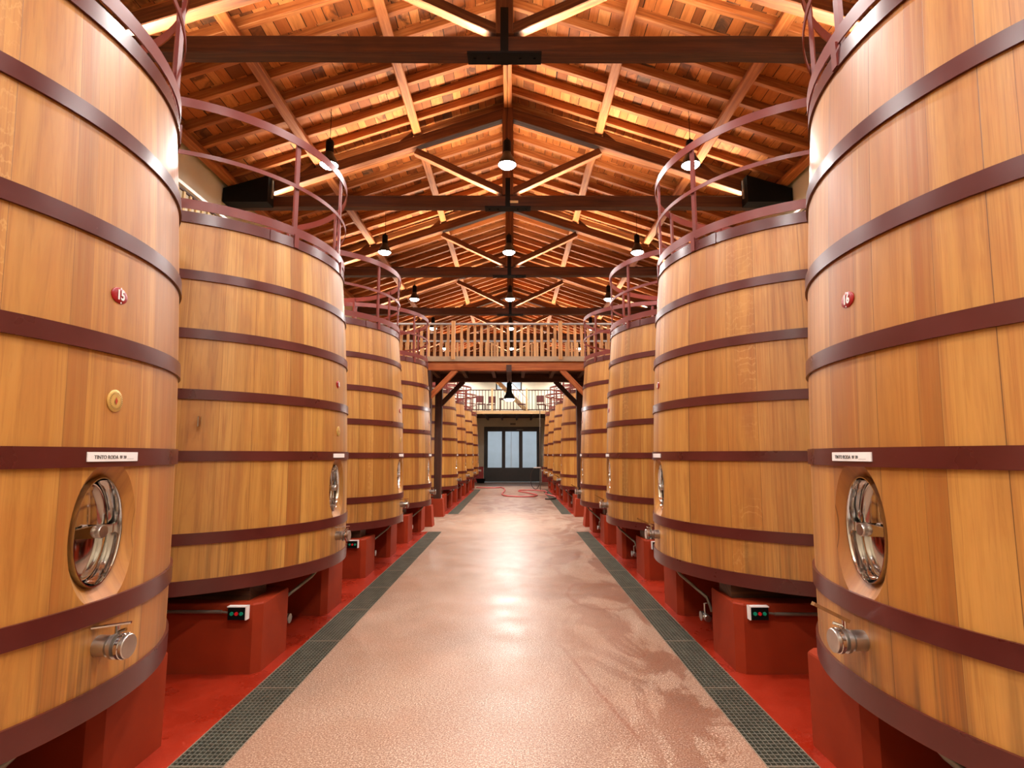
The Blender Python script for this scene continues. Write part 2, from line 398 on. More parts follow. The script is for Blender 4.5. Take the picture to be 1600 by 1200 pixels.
def gable(y0, y1, holes=()):
    """end wall with rectangular openings, following the roof line"""
    mb = MB(); xs = sorted(set([WL - .2, RX, WR + .2] + [h[0] for h in holes] + [h[1] for h in holes]))
    for a, b in zip(xs, xs[1:]):
        cuts = [(h[2], h[3]) for h in holes if h[0] <= a + 1e-6 and h[1] >= b - 1e-6]; cuts.sort()
        ta, tb = chord_top(a) + .24, chord_top(b) + .24; z = 0
        for (c, d) in cuts + [(None, None)]:
            if c is None: za, zb = ta, tb
            else: za = zb = c
            if za > z + 1e-4:
                vs = [(a, y0, z), (b, y0, z), (b, y0, zb), (a, y0, za), (a, y1, z), (b, y1, z), (b, y1, zb), (a, y1, za)]
                mb.add(vs, [(0, 1, 2, 3), (7, 6, 5, 4), (0, 4, 5, 1), (1, 5, 6, 2), (2, 6, 7, 3), (3, 7, 4, 0)])
            if d is not None: z = d
    return mb
struct(gable(Y0 - .2, Y0), 'wall_front', M['wall'])
DX0, DX1, DZ = -1.74, 1.66, 3.26
struct(gable(YB, YB + .25, [(DX0, DX1, 0, DZ), (-1.05, 0.52, 5.45, 6.5)]), 'wall_back', M['wall'])
mb = MB(); mb.box(WL, DX0 - .02, YB - .02, YB, 0, 0.9); mb.box(DX1 + .02, WR, YB - .02, YB, 0, 0.9)
struct(mb, 'trim_1', M['dado'])
# roof boards
mb = MB(); bz = 0.29
for sgn in (-1, 1):
    xe = (WL if sgn < 0 else WR) + sgn * 0.25
    ze = chord_top(xe) + bz; zr = APEX + bz
    vs = [(RX, Y0 - .2, zr), (xe, Y0 - .2, ze), (xe, YB + .3, ze), (RX, YB + .3, zr)]
    vs += [(x, y, z + 0.05) for x, y, z in vs]
    mb.add(vs, [(0, 1, 2, 3), (4, 7, 6, 5), (0, 4, 5, 1), (1, 5, 6, 2), (2, 6, 7, 3), (3, 7, 4, 0)])
struct(mb, 'ceiling', M['boards'])
# outside paving beyond the glass door
mb = MB(); mb.box(-14, 14, YB + .25, YB + 18, -.3, -.02); struct(mb, 'ground', M['ground'])

# ------------------------------------------------------------------ roof timbers
NTH = ['behind', 'above', 'first', 'second', 'third', 'fourth', 'fifth', 'sixth', 'seventh', 'eighth']
for i, ty in enumerate(TRUSS_Y):
    yc = ty + 0.09
    if i == 3: lb = 'second heavy roof truss from the front, with a small cream tag on its tie beam'
    elif i == 2: lb = 'nearest whole heavy roof truss, its dark tie beam crossing the top of the view'
    elif i < 2: lb = ['heavy roof truss farthest behind the viewer', 'heavy roof truss just overhead of the viewer'][i]
    else: lb = '%s heavy roof truss from the front, dark tie beam with king post' % NTH[i]
    tr = thing('roof_truss', lb, 'roof truss', (RX, yc, TIE_Z0), group='heavy timber roof trusses')
    def L(x, z): return (x - RX, 0, z - TIE_Z0)
    mb = MB(); mb.beam(L(WL + .02, (TIE_Z0+TIE_Z1)/2), L(WR - .02, (TIE_Z0+TIE_Z1)/2), 0.18, 0.21, seg=12, jit=0.006, ch=.01); mb.build('tie_beam', M['tie'], tr)
    for sg in (-1, 1):
        xe = WL + .03 if sg < 0 else WR - .03
        mb = MB(); mb.beam(L(RX + sg*.02, chord_top(RX) - .11), L(xe, chord_top(xe) - .11), 0.17, 0.20, seg=8, jit=0.005, ch=.01)
        tag(mb.build('principal_rafter', M['chord'], tr))
        mb = MB(); mb.beam(L(RX + sg*.08, TIE_Z1 + .10), L(RX + sg*1.72, chord_top(RX + 1.72) - .28), 0.13, 0.13, seg=5, jit=0.006, ch=.008)
        mb.build('strut', M['chord'], tr)
        for px in (1.70, 3.5):      # wedge cleats that stop the purlins sliding
            x0 = px + .09; x1 = px + .34; z = lambda x: APEX - SL * x
            mb = MB(); v = [(sg*x0, -.05, z(x0)-TIE_Z0), (sg*x1, -.05, z(x1)-TIE_Z0), (sg*x0, -.05, z(x0)+.13-TIE_Z0)]
            v += [(a, .05, c) for a, b, c in v]
            mb.add(v, [(0, 1, 2), (5, 4, 3), (0, 3, 4, 1), (1, 4, 5, 2), (2, 5, 3, 0)]); mb.build('purlin_cleat', M['chord'], tr)
    mb = MB(); mb.beam(L(RX, TIE_Z1 + .02), L(RX, APEX - .03), 0.2, 0.2, up=(0, 1, 0), seg=4, jit=.003, ch=.012); mb.build('king_post', M['chord'], tr)
    mb = MB(); mb.box(-.42, .42, -.095, .095, -.012, 0.0); mb.box(-.045, .045, -.105, -.092, -.01, .55); mb.box(-.045, .045, .092, .105, -.01, .55)
    mb.box(-.42, .42, -.1, -.09, -.012, .012)
    for xb in (-.34, -.18, .18, .34): mb.lathe([(.0001, -.012), (.016, -.012), (.016, 0)], 10, org=(xb, 0, -.012), smooth=False)
    mb.build('iron_strap', M['black'], tr)
mb = MB(); mb.box(0, .155, -.003, .003, 0, .045)
o = mb.build('notice_tag', M['tag']); o.location = (RX + .035, TRUSS_Y[3] - .012, TIE_Z0 + .065)
tag(o, 'small cream tag fixed to the middle of the second tie beam', 'tag')
# purlins and ridge
for k, (px, lb) in enumerate([(0, 'ridge beam running along the top of the roof'), (-1.70, 'upper purlin along the left roof slope'), (1.70, 'upper purlin along the right roof slope'),
                              (-3.5, 'lower purlin along the left roof slope'), (3.5, 'lower purlin along the right roof slope'),
                              (-4.98, 'wall plate timber on top of the left wall'), (4.98, 'wall plate timber on top of the right wall')]):
    x = RX + px; z = APEX - SL*abs(px) + .075; 
    up = (0, 0, 1) if px == 0 else (math.copysign(SL, px), 0, 1)
    hz = -.03 if px == 0 else 0
    mb = MB(); mb.beam((0, Y0, 0), (0, YB, 0), 0.15, 0.14 if px else .2, up=up, seg=30, jit=.006, ch=.012)
    o = mb.build('ridge_beam' if px == 0 else 'roof_purlin', M['rafter']); o.location = (x, 0, z + hz + .02)
    tag(o, lb, 'roof beam')
# common rafters
k = 0; y = 9.16 - .4988*24
raf = {}; RK = {}
OW = ['first', 'second', 'third', 'fourth', 'fifth', 'sixth', 'seventh', 'eighth', 'ninth', 'tenth', 'eleventh', 'twelfth', 'thirteenth', 'fourteenth', 'fifteenth', 'sixteenth', 'seventeenth', 'eighteenth', 'nineteenth', 'twentieth', 'twenty first', 'twenty second', 'twenty third']
while y < YB - .1:
    for sg in (-1, 1):
        if sg not in raf or k % 3 == 0:
            xe = (WL if sg < 0 else WR) - RX
            mb = MB(); mb.beam((sg*.05, 0, -SL*.05), (xe, 0, -SL*abs(xe)), 0.08, 0.135, seg=7, jit=.004, ch=.006)
            o = mb.build('common_rafter', M['rafter']); raf[sg] = o
        else:
            o = raf[sg].copy(); COL.objects.link(o)
        o.location = (RX, y + random.uniform(-.015, .015), APEX + .222)
        s_ = 'left' if sg < 0 else 'right'
        below = [j for j, ty in enumerate(TRUSS_Y) if ty < y and j >= 2]
        if below:
            j = below[-1]; RK[(sg, j)] = RK.get((sg, j), 0) + 1
            lb = 'narrow rafter on the %s roof slope, %s one behind the %s tie beam' % (s_, OW[RK[(sg, j)] - 1], OW[j - 2])
        else:
            lb = 'narrow rafter on the %s roof slope, %s one in front of the first tie beam' % (s_, OW[int(round((TRUSS_Y[2] - y)/.4988 - .3))])
        tag(o, lb, 'rafter', 'common rafters of the %s roof slope' % s_)
    y += .4988; k += 1
# black boxes at the ends of the second truss
for sg, lb in ((-1, 'black box cabinet at the left end of the second tie beam'), (1, 'black box cabinet at the right end of the second tie beam')):
    t_ = thing('wall_cabinet', lb, 'cabinet', ((WL + .42) if sg < 0 else (WR - .42), TRUSS_Y[3] - .14, TIE_Z0 - .03))
    mb = MB(); x0, x1 = -.40, .40
    zt = lambda x: .50 - SL*(x*sg + .40)*0.9
    v = [(x0, -.13, 0), (x1, -.13, 0), (x1, -.13, zt(x1)), (x0, -.13, zt(x0))]; v += [(a, .13, c) for a, b, c in v]
    mb.add(v, [(0, 1, 2, 3), (7, 6, 5, 4), (0, 4, 5, 1), (1, 5, 6, 2), (2, 6, 7, 3), (3, 7, 4, 0)]); mb.build('casing', M['black'], t_)
    mb = MB(); mb.box(-sg*.42 - .012, -sg*.42 + .012, -.02, .02, .12, .46); mb.build('bracket', M['pipe'], t_)

# ------------------------------------------------------------------ lamps
def make_pendant(cord, X, Yp, Zb, label):
    """Zb: rim of the bell"""
    t_ = thing('pendant_lamp', label, 'pendant lamp', (X, Yp, Zb))
    mb = MB(); mb.lathe([(.15, 0), (.152, .012), (.14, .05), (.115, .10), (.088, .15), (.07, .19), (.062, .22)], 32)
    mb.lathe([(.146, .003), (.135, .05), (.11, .10), (.083, .15), (.06, .19), (.0001, .195)], 32); mb.build('bell_shade', M['lamp_shade'], t_)
    mb = MB(); mb.lathe([(.062, .21), (.064, .24), (.064, .40), (.052, .425), (.02, .435), (.0001, .44)], 24); mb.build('housing', M['black'], t_)
    mb = MB(); mb.lathe([(.0001, -.055), (.06, -.048), (.105, -.03), (.135, 0), (.138, .02), (.12, .05), (.08, .08), (.04, .10), (.0001, .11)], 24); mb.build('bulb', M['bulb'], t_)
    mb = MB(); mb.tube([(0, 0, .43), (0, 0, .47)], .014, 8); mb.tube([(0, 0, .46), (.004, 0, .46 + cord*.5), (0, 0, .44 + cord)], .005, 6); mb.build('cord', M['black'], t_)
    ld = bpy.data.lights.new('pendant_light', 'AREA'); ld.shape = 'DISK'; ld.size = .26; ld.energy = PENDANT_W
    ld.color = (1.0, 0.97, 0.93); ld.spread = radians(172)
    lo = bpy.data.objects.new('pendant_light', ld); COL.objects.link(lo); lo.parent = t_; lo.location = (0, 0, -.062)
    return t_
rowname = ['just behind the viewer', 'just overhead', 'in front of the first truss', 'in front of the second truss', 'in front of the third truss', 'in front of the fourth truss',
           'in front of the fifth truss', 'in front of the sixth truss', 'in front of the seventh truss', 'nearest the back wall']
for i, ly in enumerate(LAMP_Y):
    for X, s_ in ((-2.99, 'left'), (RX, 'middle'), (2.88, 'right')):
        z = 6.26; top = (8.045 if abs(X - RX) < .01 else APEX - SL*abs(X - RX) + .152)
        make_pendant(top - z - .44, X, ly, z, 'black bell pendant lamp, %s one of the row hanging %s' % (s_, rowname[i]))
make_pendant(.12, RX, 14.15, 2.98, 'black bell pendant lamp hanging low under the wooden mezzanine')
for i, ty in enumerate(TRUSS_Y):
    for X, W2, f_, s_ in ((-3.75, 1.9, .52, 'outer left'), (-1.35, 2.0, 1.0, 'inner left'), (1.15, 2.0, 1.0, 'inner right'), (3.55, 1.9, .52, 'outer right')):
        t_ = thing('uplight', '%s linear uplight lying on top of the tie beam of the %s truss' % (s_, (['farthest behind', 'overhead'] + ['first', 'second', 'third', 'fourth', 'fifth', 'sixth', 'seventh'])[i]), 'uplight', (X, ty + .10, TIE_Z1 + .004))
        h = W2/2
        mb = MB(); mb.box(-h, h, -.035, .035, 0, .008); mb.box(-h, h, -.038, -.03, 0, .03); mb.box(-h, h, .03, .038, 0, .03); mb.box(-h, -h + .01, -.03, .03, .008, .03); mb.box(h - .01, h, -.03, .03, .008, .03); mb.build('housing', M['black'], t_)
        mb = MB(); mb.box(-h + .02, h - .02, -.028, .028, .008, .013); mb.build('lens', M['lens'], t_)
        ld = bpy.data.lights.new('uplight_light', 'AREA'); ld.shape = 'RECTANGLE'; ld.size = W2 - .04; ld.size_y = .05; ld.energy = UPLIGHT_W * f_
        ld.color = (1.0, 0.86, 0.66); ld.spread = radians(150)
        lo = bpy.data.objects.new('uplight_light', ld); COL.objects.link(lo); lo.parent = t_; lo.location = (0, 0, .028); lo.rotation_euler = (PI + radians(14), 0, 0)

# ------------------------------------------------------------------ vats
R0 = 1.44; ZB = 0.604                         # radius at eye height, underside of the lowest hoop
def rad(z):                                   # z above floor
    h = (z - 1.6) / R0
    return R0 * (1 - 0.0295*h - 0.0231*h*h)
HOOPS = [(3.396, 3.486), (2.936, 3.010), (2.474, 2.549), (2.010, 2.086), (1.552, 1.629), (0.955, 1.036), (0.604, 0.706)]
def band(z0, z1, th=.010, gap=0.0, n=128, off=0.0):
    mb = MB(); q = off
    mb.lathe([(rad(z0) - .006 + gap, z0 - ZB), (rad(z0) + th + q, z0 - ZB), (rad(z1) + th + q, z1 - ZB), (rad(z1) - .006 + gap, z1 - ZB)], n, closed_prof=True)
    return mb
def text_mesh(txt, size, bold=0.0, squeeze=1.0):
    cu = bpy.data.curves.new('txt', 'FONT'); cu.body = txt; cu.size = size; cu.align_x = 'CENTER'; cu.align_y = 'CENTER'
    cu.offset = bold; cu.resolution_u = 3; cu.extrude = 0.0008
    o = bpy.data.objects.new('txt', cu); COL.objects.link(o)
    dg = bpy.context.evaluated_depsgraph_get(); me = bpy.data.meshes.new_from_object(o.evaluated_get(dg))
    vs = [(v.co.x * squeeze, v.co.y, v.co.z) for v in me.vertices]; fs = [tuple(p.vertices) for p in me.polygons]
    bpy.data.objects.remove(o); bpy.data.curves.remove(cu); bpy.data.meshes.remove(me)
    return vs, fs
def on_vat(vs, z, a0=0.0, lift=.012, s=1):
    """flat (x right, y up, z out) points onto the vat wall at angle a0; the reader sees x to the right"""
    out = []
    for (x, y, q) in vs:
        zz = z + y; r = rad(zz) + lift + q; a = a0 + x / r
        out.append((r*cos(a), r*sin(a), zz - ZB))
    return out
def make_vat(side, number, label, strip, posts):
    s = 1 if side == 'left' else -1          # mirror of the local y axis
    t_ = thing('oak_vat', label, 'wine vat')
    # staves: a closed body with the funnel shaped manhole opening cut into it
    mb = MB(); prof = [(0.001, .10), (1.30, .10), (1.36, .012), (rad(.63) - .004, .012)]
    zs = [ZB + .02 + (3.47 - ZB - .02)*k/16 for k in range(17)]
    prof = [(0.001, .09), (1.36, .09), (1.37, .015)] + [(rad(z) - .003, z - ZB) for z in zs] + [(1.26, 3.47 - ZB), (1.25, 3.40 - ZB), (.001, 3.42 - ZB)]
    mb.lathe(prof, 144)
    barrel = mb.build('staves', M['oak'], t_, 40)
    bmw = bmesh.new(); bmw.from_mesh(barrel.data); bmesh.ops.remove_doubles(bmw, verts=bmw.verts, dist=.0015); bmesh.ops.recalc_face_normals(bmw, faces=bmw.faces); bmw.to_mesh(barrel.data); bmw.free()
    DZc = 1.295 - ZB; n = 56; cut = MB(); rr = R0
    rings = [(rr + .06, .225, .335), (rr + .004, .190, .287), (rr - .055, .128, .214), (rr - .13, .128, .214)]
    vs = [(x, a*cos(2*PI*k/n), DZc + b*sin(2*PI*k/n)) for (x, a, b) in rings for k in range(n)]
    fs = [(i*n+k, i*n+(k+1) % n, (i+1)*n+(k+1) % n, (i+1)*n+k) for i in range(3) for k in range(n)]
    fs += [tuple(reversed(range(n))), tuple(range(3*n, 4*n))]
    cut.add(vs, fs); cutter = cut.build('cutter', M['oak'])
    md = barrel.modifiers.new('cut', 'BOOLEAN'); md.object = cutter; md.operation = 'DIFFERENCE'; md.solver = 'EXACT'
    bpy.context.view_layer.update(); dg = bpy.context.evaluated_depsgraph_get()
    me = bpy.data.meshes.new_from_object(barrel.evaluated_get(dg)); barrel.modifiers.clear(); barrel.data = me
    for p in me.polygons: p.use_smooth = True
    me.set_sharp_from_angle(angle=radians(28)); bpy.data.objects.remove(cutter)
    for i, (a, b) in enumerate(HOOPS):
        h = band(a, b)
        # overlapping riveted joint of the band
        ja = (-.62 if i == 0 else 1.1 + i*.35)*s
        n0 = 5; pts = []
        h.lathe([(rad(a) + .008, a - ZB - .004), (rad(a) + .017, a - ZB - .004), (rad(b) + .017, b - ZB + .002), (rad(b) + .008, b - ZB + .002)], 3, ja - .018, ja + .018, closed_prof=True)
        h.build('hoop', M['hoop'], t_)
    # guard rails round the top
    rt = rad(3.49) + .008
    for z0, z1, nm in ((3.508, 3.585, 'kick_ring'), (3.945, 3.98, 'middle_rail'), (4.345, 4.42, 'top_rail')):
        mb = MB(); mb.lathe([(rt - .002, z0 - ZB), (rt + .006, z0 - ZB), (rt + .006, z1 - ZB), (rt - .002, z1 - ZB)], 96, closed_prof=True); mb.build(nm, M['rail'], t_)
    for pa in posts:
        a = s*radians(pa)
        mb = MB(); c, d = cos(a), sin(a); r_ = rt - .022
        mb.beam((c*r_, d*r_, 3.49 - ZB), (c*r_, d*r_, 4.40 - ZB), .022, .04, up=(-d, c, 0))
        mb.beam((c*(rt + .006), d*(rt + .006), 3.40 - ZB), (c*(rt + .006), d*(rt + .006), 3.52 - ZB), .02, .045, up=(-d, c, 0))
        mb.build('rail_post', M['rail'], t_)
    # manhole
    def ell(x, a, b, n=64): return [(x, a*cos(2*PI*k/n), DZc + b*sin(2*PI*k/n)) for k in range(n)]
    def rings_mb(L, cap=False):
        m_ = MB(); n = 64; vs = [v for (x, a, b) in L for v in ell(x, a, b)]
        fs = [(i*n+k, i*n+(k+1) % n, (i+1)*n+(k+1) % n, (i+1)*n+k) for i in range(len(L)-1) for k in range(n)]
        if cap: fs.append(tuple(range((len(L)-1)*n, len(L)*n)))
        return m_.add(vs, fs, None, True)
    md_ = rings_mb([(rr-.110, .130, .216), (rr-.034, .130, .216), (rr-.027, .128, .214), (rr-.027, .124, .210), (rr-.036, .120, .206), (rr-.085, .112, .197), (rr-.100, .112, .197)]).build('manhole_frame', M['steel'], t_, 50)
    rings_mb([(rr-.120, .110, .195), (rr-.084, .110, .195), (rr-.079, .107, .191), (rr-.082, .102, .186), (rr-.076, .085, .155), (rr-.070, .055, .10), (rr-.067, .025, .045), (rr-.066, .0005, .0007)]).build('manhole_door', M['steel'], md_, 50)
    mb = MB()
    for sg in (-1, 1):
        y0, y1 = sg*.015, sg*.119; x0, x1 = rr - .030, rr - .055; hh0, hh1 = .026, .014
        v = [(x0, y0, DZc-hh0), (x0, y0, DZc+hh0), (x1, y1, DZc+hh1), (x1, y1, DZc-hh1)]; v += [(x-.012, y, z) for x, y, z in v]
        mb.add(v, [(0, 1, 2, 3), (7, 6, 5, 4), (0, 4, 5, 1), (1, 5, 6, 2), (2, 6, 7, 3), (3, 7, 4, 0)])
        mb.tube([(rr-.058, sg*.112, DZc-.018), (rr-.058, sg*.112, DZc+.018)], .007, 8)
    mb.build('clamp_bar', M['steel'], md_)
    mb = MB(); mb.lathe([(.012, -.06), (.013, -.03), (.023, -.028), (.027, -.02), (.027, .004), (.024, .010), (.0001, .011)], 28, axis='x', org=(rr-.018, 0, DZc)); mb.build('hand_knob', M['brushed'], md_)
    # number plate
    zc = 2.265; n = 40
    def plate(z, a, b, th, dome):
        m_ = MB(); v = []
        for q, (f, h) in enumerate([(1.0, 0), (1.0, th*.6), (.93, th), (.5, th + dome*.7), (.001, th + dome)]):
            v += on_vat([(a*f*cos(2*PI*k/n), b*f*sin(2*PI*k/n), h) for k in range(n)], z, 0, -.003)
        f = [(i*n+k, i*n+(k+1) % n, (i+1)*n+(k+1) % n, (i+1)*n+k) for i in range(4) for k in range(n)]
        return m_.add(v, f, None, True)
    pl = plate(zc, .047, .034, .004, .0015).build('number_plate', M['red_enamel'], t_)
    mb = MB()
    if number:
        v, f = text_mesh(number, .058, .0016, .80); mb.add(on_vat([(x, y, q) for x, y, q in v], zc, 0, .0045), f)
    else:
        mb.add(on_vat([(x, y, q) for q in (0, .002) for (x, y) in ((-.012, -.02), (-.004, -.02), (-.004, .02), (-.012, .02))], zc, 0, .006), [(4, 5, 6, 7), (0, 3, 2, 1), (0, 1, 5, 4), (2, 3, 7, 6)])
        mb.add(on_vat([(x, y, q) for q in (0, .002) for (x, y) in ((.002, -.02), (.014, -.02), (.014, .02), (.002, .02))], zc, 0, .006), [(4, 5, 6, 7), (0, 3, 2, 1), (0, 1, 5, 4), (2, 3, 7, 6)])
    for dy in (-.031, .031): mb.add(on_vat([(.0035*cos(k*PI/4), dy + .0035*sin(k*PI/4), 0) for k in range(8)], zc, 0, .0055), [tuple(range(8))])
    mb.build('plate_number', M['white'], pl)
    if number == '15' or (not number and side == 'left'):
        # round medal
        zm = 1.82
        md2 = plate(zm, .043, .046, .005, .0005).build('medallion', M['brass'], t_)
        m_ = MB(); v = on_vat([(0, .016, 0), (-.008, 0, 0), (0, -.018, 0), (.008, 0, 0)], zm, 0, .005); m_.add(v, [(0, 1, 2, 3)]); m_.build('medallion_mark', M['medal_red'], md2)
        m_ = MB()
        for k in range(26):
            a = 2*PI*k/26; r1, r2 = .029, .036
            m_.add(on_vat([(r1*cos(a-.05), r1*sin(a-.05), 0), (r2*cos(a-.05), r2*sin(a-.05), 0), (r2*cos(a+.05), r2*sin(a+.05), 0), (r1*cos(a+.05), r1*sin(a+.05), 0)], zm, 0, .0045), [(0, 1, 2, 3)])
        m_.build('medallion_lettering', M['medal_line'], md2)
    # label strip on the middle hoop
    zl = 1.592; hw, hh = .138, .0185; xs = [-hw + 2*hw*k/12 for k in range(13)]
    v = on_vat([(x, y, q) for x in xs for (y, q) in ((-hh, 0), (hh, 0), (hh, .006), (-hh, .006))], zl, 0, .009)
    f = [(k*4+i, k*4+(i+1) % 4, k*4+4+(i+1) % 4, k*4+4+i) for k in range(12) for i in range(4)] + [(0, 1, 2, 3), (51, 50, 49, 48)]
    mb = MB(); mb.add(v, f); ls = mb.build('label_strip', M['white'], t_)
    if strip:
        mb = MB(); v, f = text_mesh('TINTO RODA', .021, 0, .95); mb.add(on_vat([(x - .048, y - .002, q) for x, y, q in v], zl, 0, .0158), f)
        v, f = text_mesh('BF 20', .018, 0, .95); mb.add(on_vat([(x + .042, y - .002, q) for x, y, q in v], zl, 0, .0158), f)
        for k in range(14):
            x = .066 + k*.0032; mb.add(on_vat([(x, -.010, 0), (x + .002, -.010, 0), (x + .002, -.0085, 0), (x, -.0085, 0)], zl, 0, .0158), [(0, 1, 2, 3)])
        mb.build('lettering', M['ink'], ls)
    # outlet valve low on the front
    zv = .86 - ZB; x0 = rad(.86) - .01; yv = 0.0
    mb = MB(); mb.lathe([(.0001, 0), (.040, 0), (.040, .055), (.034, .058), (.034, .070), (.048, .072), (.048, .084), (.034, .088), (.034, .094), (.046, .097), (.046, .128), (.043, .131), (.0001, .131)], 32, axis='x', org=(x0, yv, zv))
    vv = mb.build('outlet_valve', M['brushed'], t_)
    mb = MB(); mb.tube([(x0 + .078, yv, zv + .04), (x0 + .078, yv, zv + .078)], .009, 10)
    if s > 0: mb.beam((x0 + .125, yv + .01, zv + .086), (x0 + .005, yv - .04, zv + .078), .020, .006)
    else: mb.beam((x0 + .062, yv, zv + .074), (x0 + .205, yv + .01, zv + .145), .022, .014)
    mb.tube([(x0 + .078, yv, zv + .052), (x0 + .12, yv - .01, zv + .066)], .006, 8)
    mb.build('valve_lever', M['steel'], vv)
    mb = MB(); mb.lathe([(.047, .100), (.0495, .102), (.0495, .114), (.047, .116)], 32, axis='x', org=(x0, yv, zv)); mb.build('clamp_ring', M['steel'], vv)
    # small tasting tap on the near side
    a = -radians(55.5) if s > 0 else radians(66); zt = 1.85; rt2 = rad(zt); c, d = cos(a), sin(a)
    mb = MB(); mb.tube([(c*(rt2 - .01), d*(rt2 - .01), zt - ZB), (c*(rt2 + .05), d*(rt2 + .05), zt - ZB)], .011, 10)
    mb.tube([(c*(rt2 + .042), d*(rt2 + .042), zt - ZB + .03), (c*(rt2 + .042), d*(rt2 + .042), zt - ZB - .045)], .013, 10); mb.build('tasting_tap', M['steel'], t_)
    # drain pipe and its valve under the vat
    mb = MB(); y1 = -s*.12; mb.tube([(.9, y1, .03), (1.30, y1 - s*.03, .02), (1.36, y1 - s*.06, -.01), (1.33, y1 - s*.12, -.06), (1.15, y1 - s*.28, -.22), (1.12, y1 - s*.30, -.33)], .013, 10)
    dp = mb.build('drain_pipe', M['pipe'], t_)
    mb = MB(); yy = y1 - s*.17; mb.tube([(1.14, yy - s*.09, -.40), (1.14, yy + s*.05, -.40)], .028, 14); mb.lathe([(.0001, 0), (.04, 0), (.04, .012), (.0001, .012)], 20, axis='x', org=(1.165, yy, -.40), smooth=False)
    mb.tube([(1.14, yy, -.40), (1.14, yy, -.30)], .008, 8); mb.beam((1.14, yy - .01, -.30), (1.14, yy - s*.07, -.275), .014, .006)
    mb.build('drain_valve', M['brushed'], dp)
    # dark bearers between the vat and its plinths
    for dy in (-.76, .76):
        mb = MB(); mb.box(-1.12, 1.12, dy - .13, dy + .13, -.104, .088); mb.build('bearer', M['dark_bearer'], t_)
    return t_

VL = [(-3.07, 2.36), (-3.08, 5.43), (-3.14, 8.66), (-3.13, 11.60), (-3.12, 17.15), (-3.13, 20.5), (-3.10, 23.7), (-3.08, 26.85)]
VR = [(2.856, 2.37), (2.817, 5.43), (2.86, 8.56), (2.81, 11.50), (2.87, 17.15), (2.87, 20.5), (2.87, 23.7), (2.86, 26.85)]
ORD = ['nearest', 'second', 'third', 'fourth', 'fifth', 'sixth', 'seventh', 'eighth']
where = ['', 'just behind the one numbered %s', 'next to last before the mezzanine', 'last before the mezzanine',
         'first one beyond the mezzanine', 'second one beyond the mezzanine', 'third one beyond the mezzanine', 'last one, closest to the glass door']
for side, V, num, rz in (('left', VL, '15', 0.0), ('right', VR, '16', PI)):
    big = make_vat(side, num, 'huge oak vat with maroon hoops, red number plate %s, nearest on the %s' % (num, side), True,
                   [36, 45, 84, 125, 165, 205, 250, 300] if side == 'left' else [3, 40, 84, 125, 165, 205, 250, 300])
    big.location = (V[0][0], V[0][1], ZB); big.rotation_euler[2] = rz + (radians(-1.7) if side == 'left' else radians(-.4))
    tag(big, group='oak vats along the %s side' % side)
    proto = make_vat(side, '', '', False, [6.5, -26, -80, -120, 165, 120, 80, 42])
    for i in range(1, 8):
        o = proto if i == 1 else copy_tree(proto)
        o.location = (V[i][0], V[i][1], ZB); o.rotation_euler[2] = rz + (radians(-3.2) if side == 'left' else radians(-.5)) * (1 if i == 1 else .5)
        wh = where[i] % num if '%' in where[i] else where[i]
        tag(o, '%s oak vat with maroon hoops on the %s, %s' % (ORD[i], side, wh), 'wine vat', 'oak vats along the %s side' % side)

# ------------------------------------------------------------------ plinths and switch boxes
def make_plinth():
    mb = MB(); c = .055; x0, x1, y0, y1, h = 0, -2.3, -.29, .29, .499
    pr = [(x1, y0), (x0 - c, y0), (x0, y0 + c), (x0, y1 - c), (x0 - c, y1), (x1, y1)]
    n = len(pr); v = [(x, y, 0) for x, y in pr] + [(x, y, h - .012) for x, y in pr] + [(x*.995 - .004, y*.97, h) for x, y in pr]
    f = [(i + k*n, (i+1) % n + k*n, (i+1) % n + (k+1)*n, i + (k+1)*n) for k in (0, 1) for i in range(n)] + [tuple(range(2*n, 3*n)), tuple(reversed(range(n)))]
    mb.add(v, f); return mb.build('concrete_plinth', M['plinth'])
pp = None
def make_switch():
    t_ = thing('switch_box', '', 'switch box')
    mb = MB(); mb.box(-.065, .065, -.045, 0, -.045, .045); mb.build('casing', M['black'], t_)
    mb = MB(); mb.box(-.07, .075, -.05, 0, .045, .052); mb.box(.065, .075, -.05, 0, -.045, .052); mb.build('bracket', M['white'], t_)
    for x, m in ((-.035, 'green_btn'), (0, 'red_btn'), (.035, 'green_btn')):
        mb = MB(); mb.tube([(x, -.044, 0), (x, -.054, 0)], .013, 14); mb.build('button', M[m], t_)
    mb = MB(); mb.tube([(-.06, -.025, .0), (-.13, -.025, .008)], .009, 8); mb.tube([(-.12, -.025, .008), (-1.3, -.025, .012)], .013, 8); mb.build('conduit', M['pipe'], t_)
    return t_
sw = {}
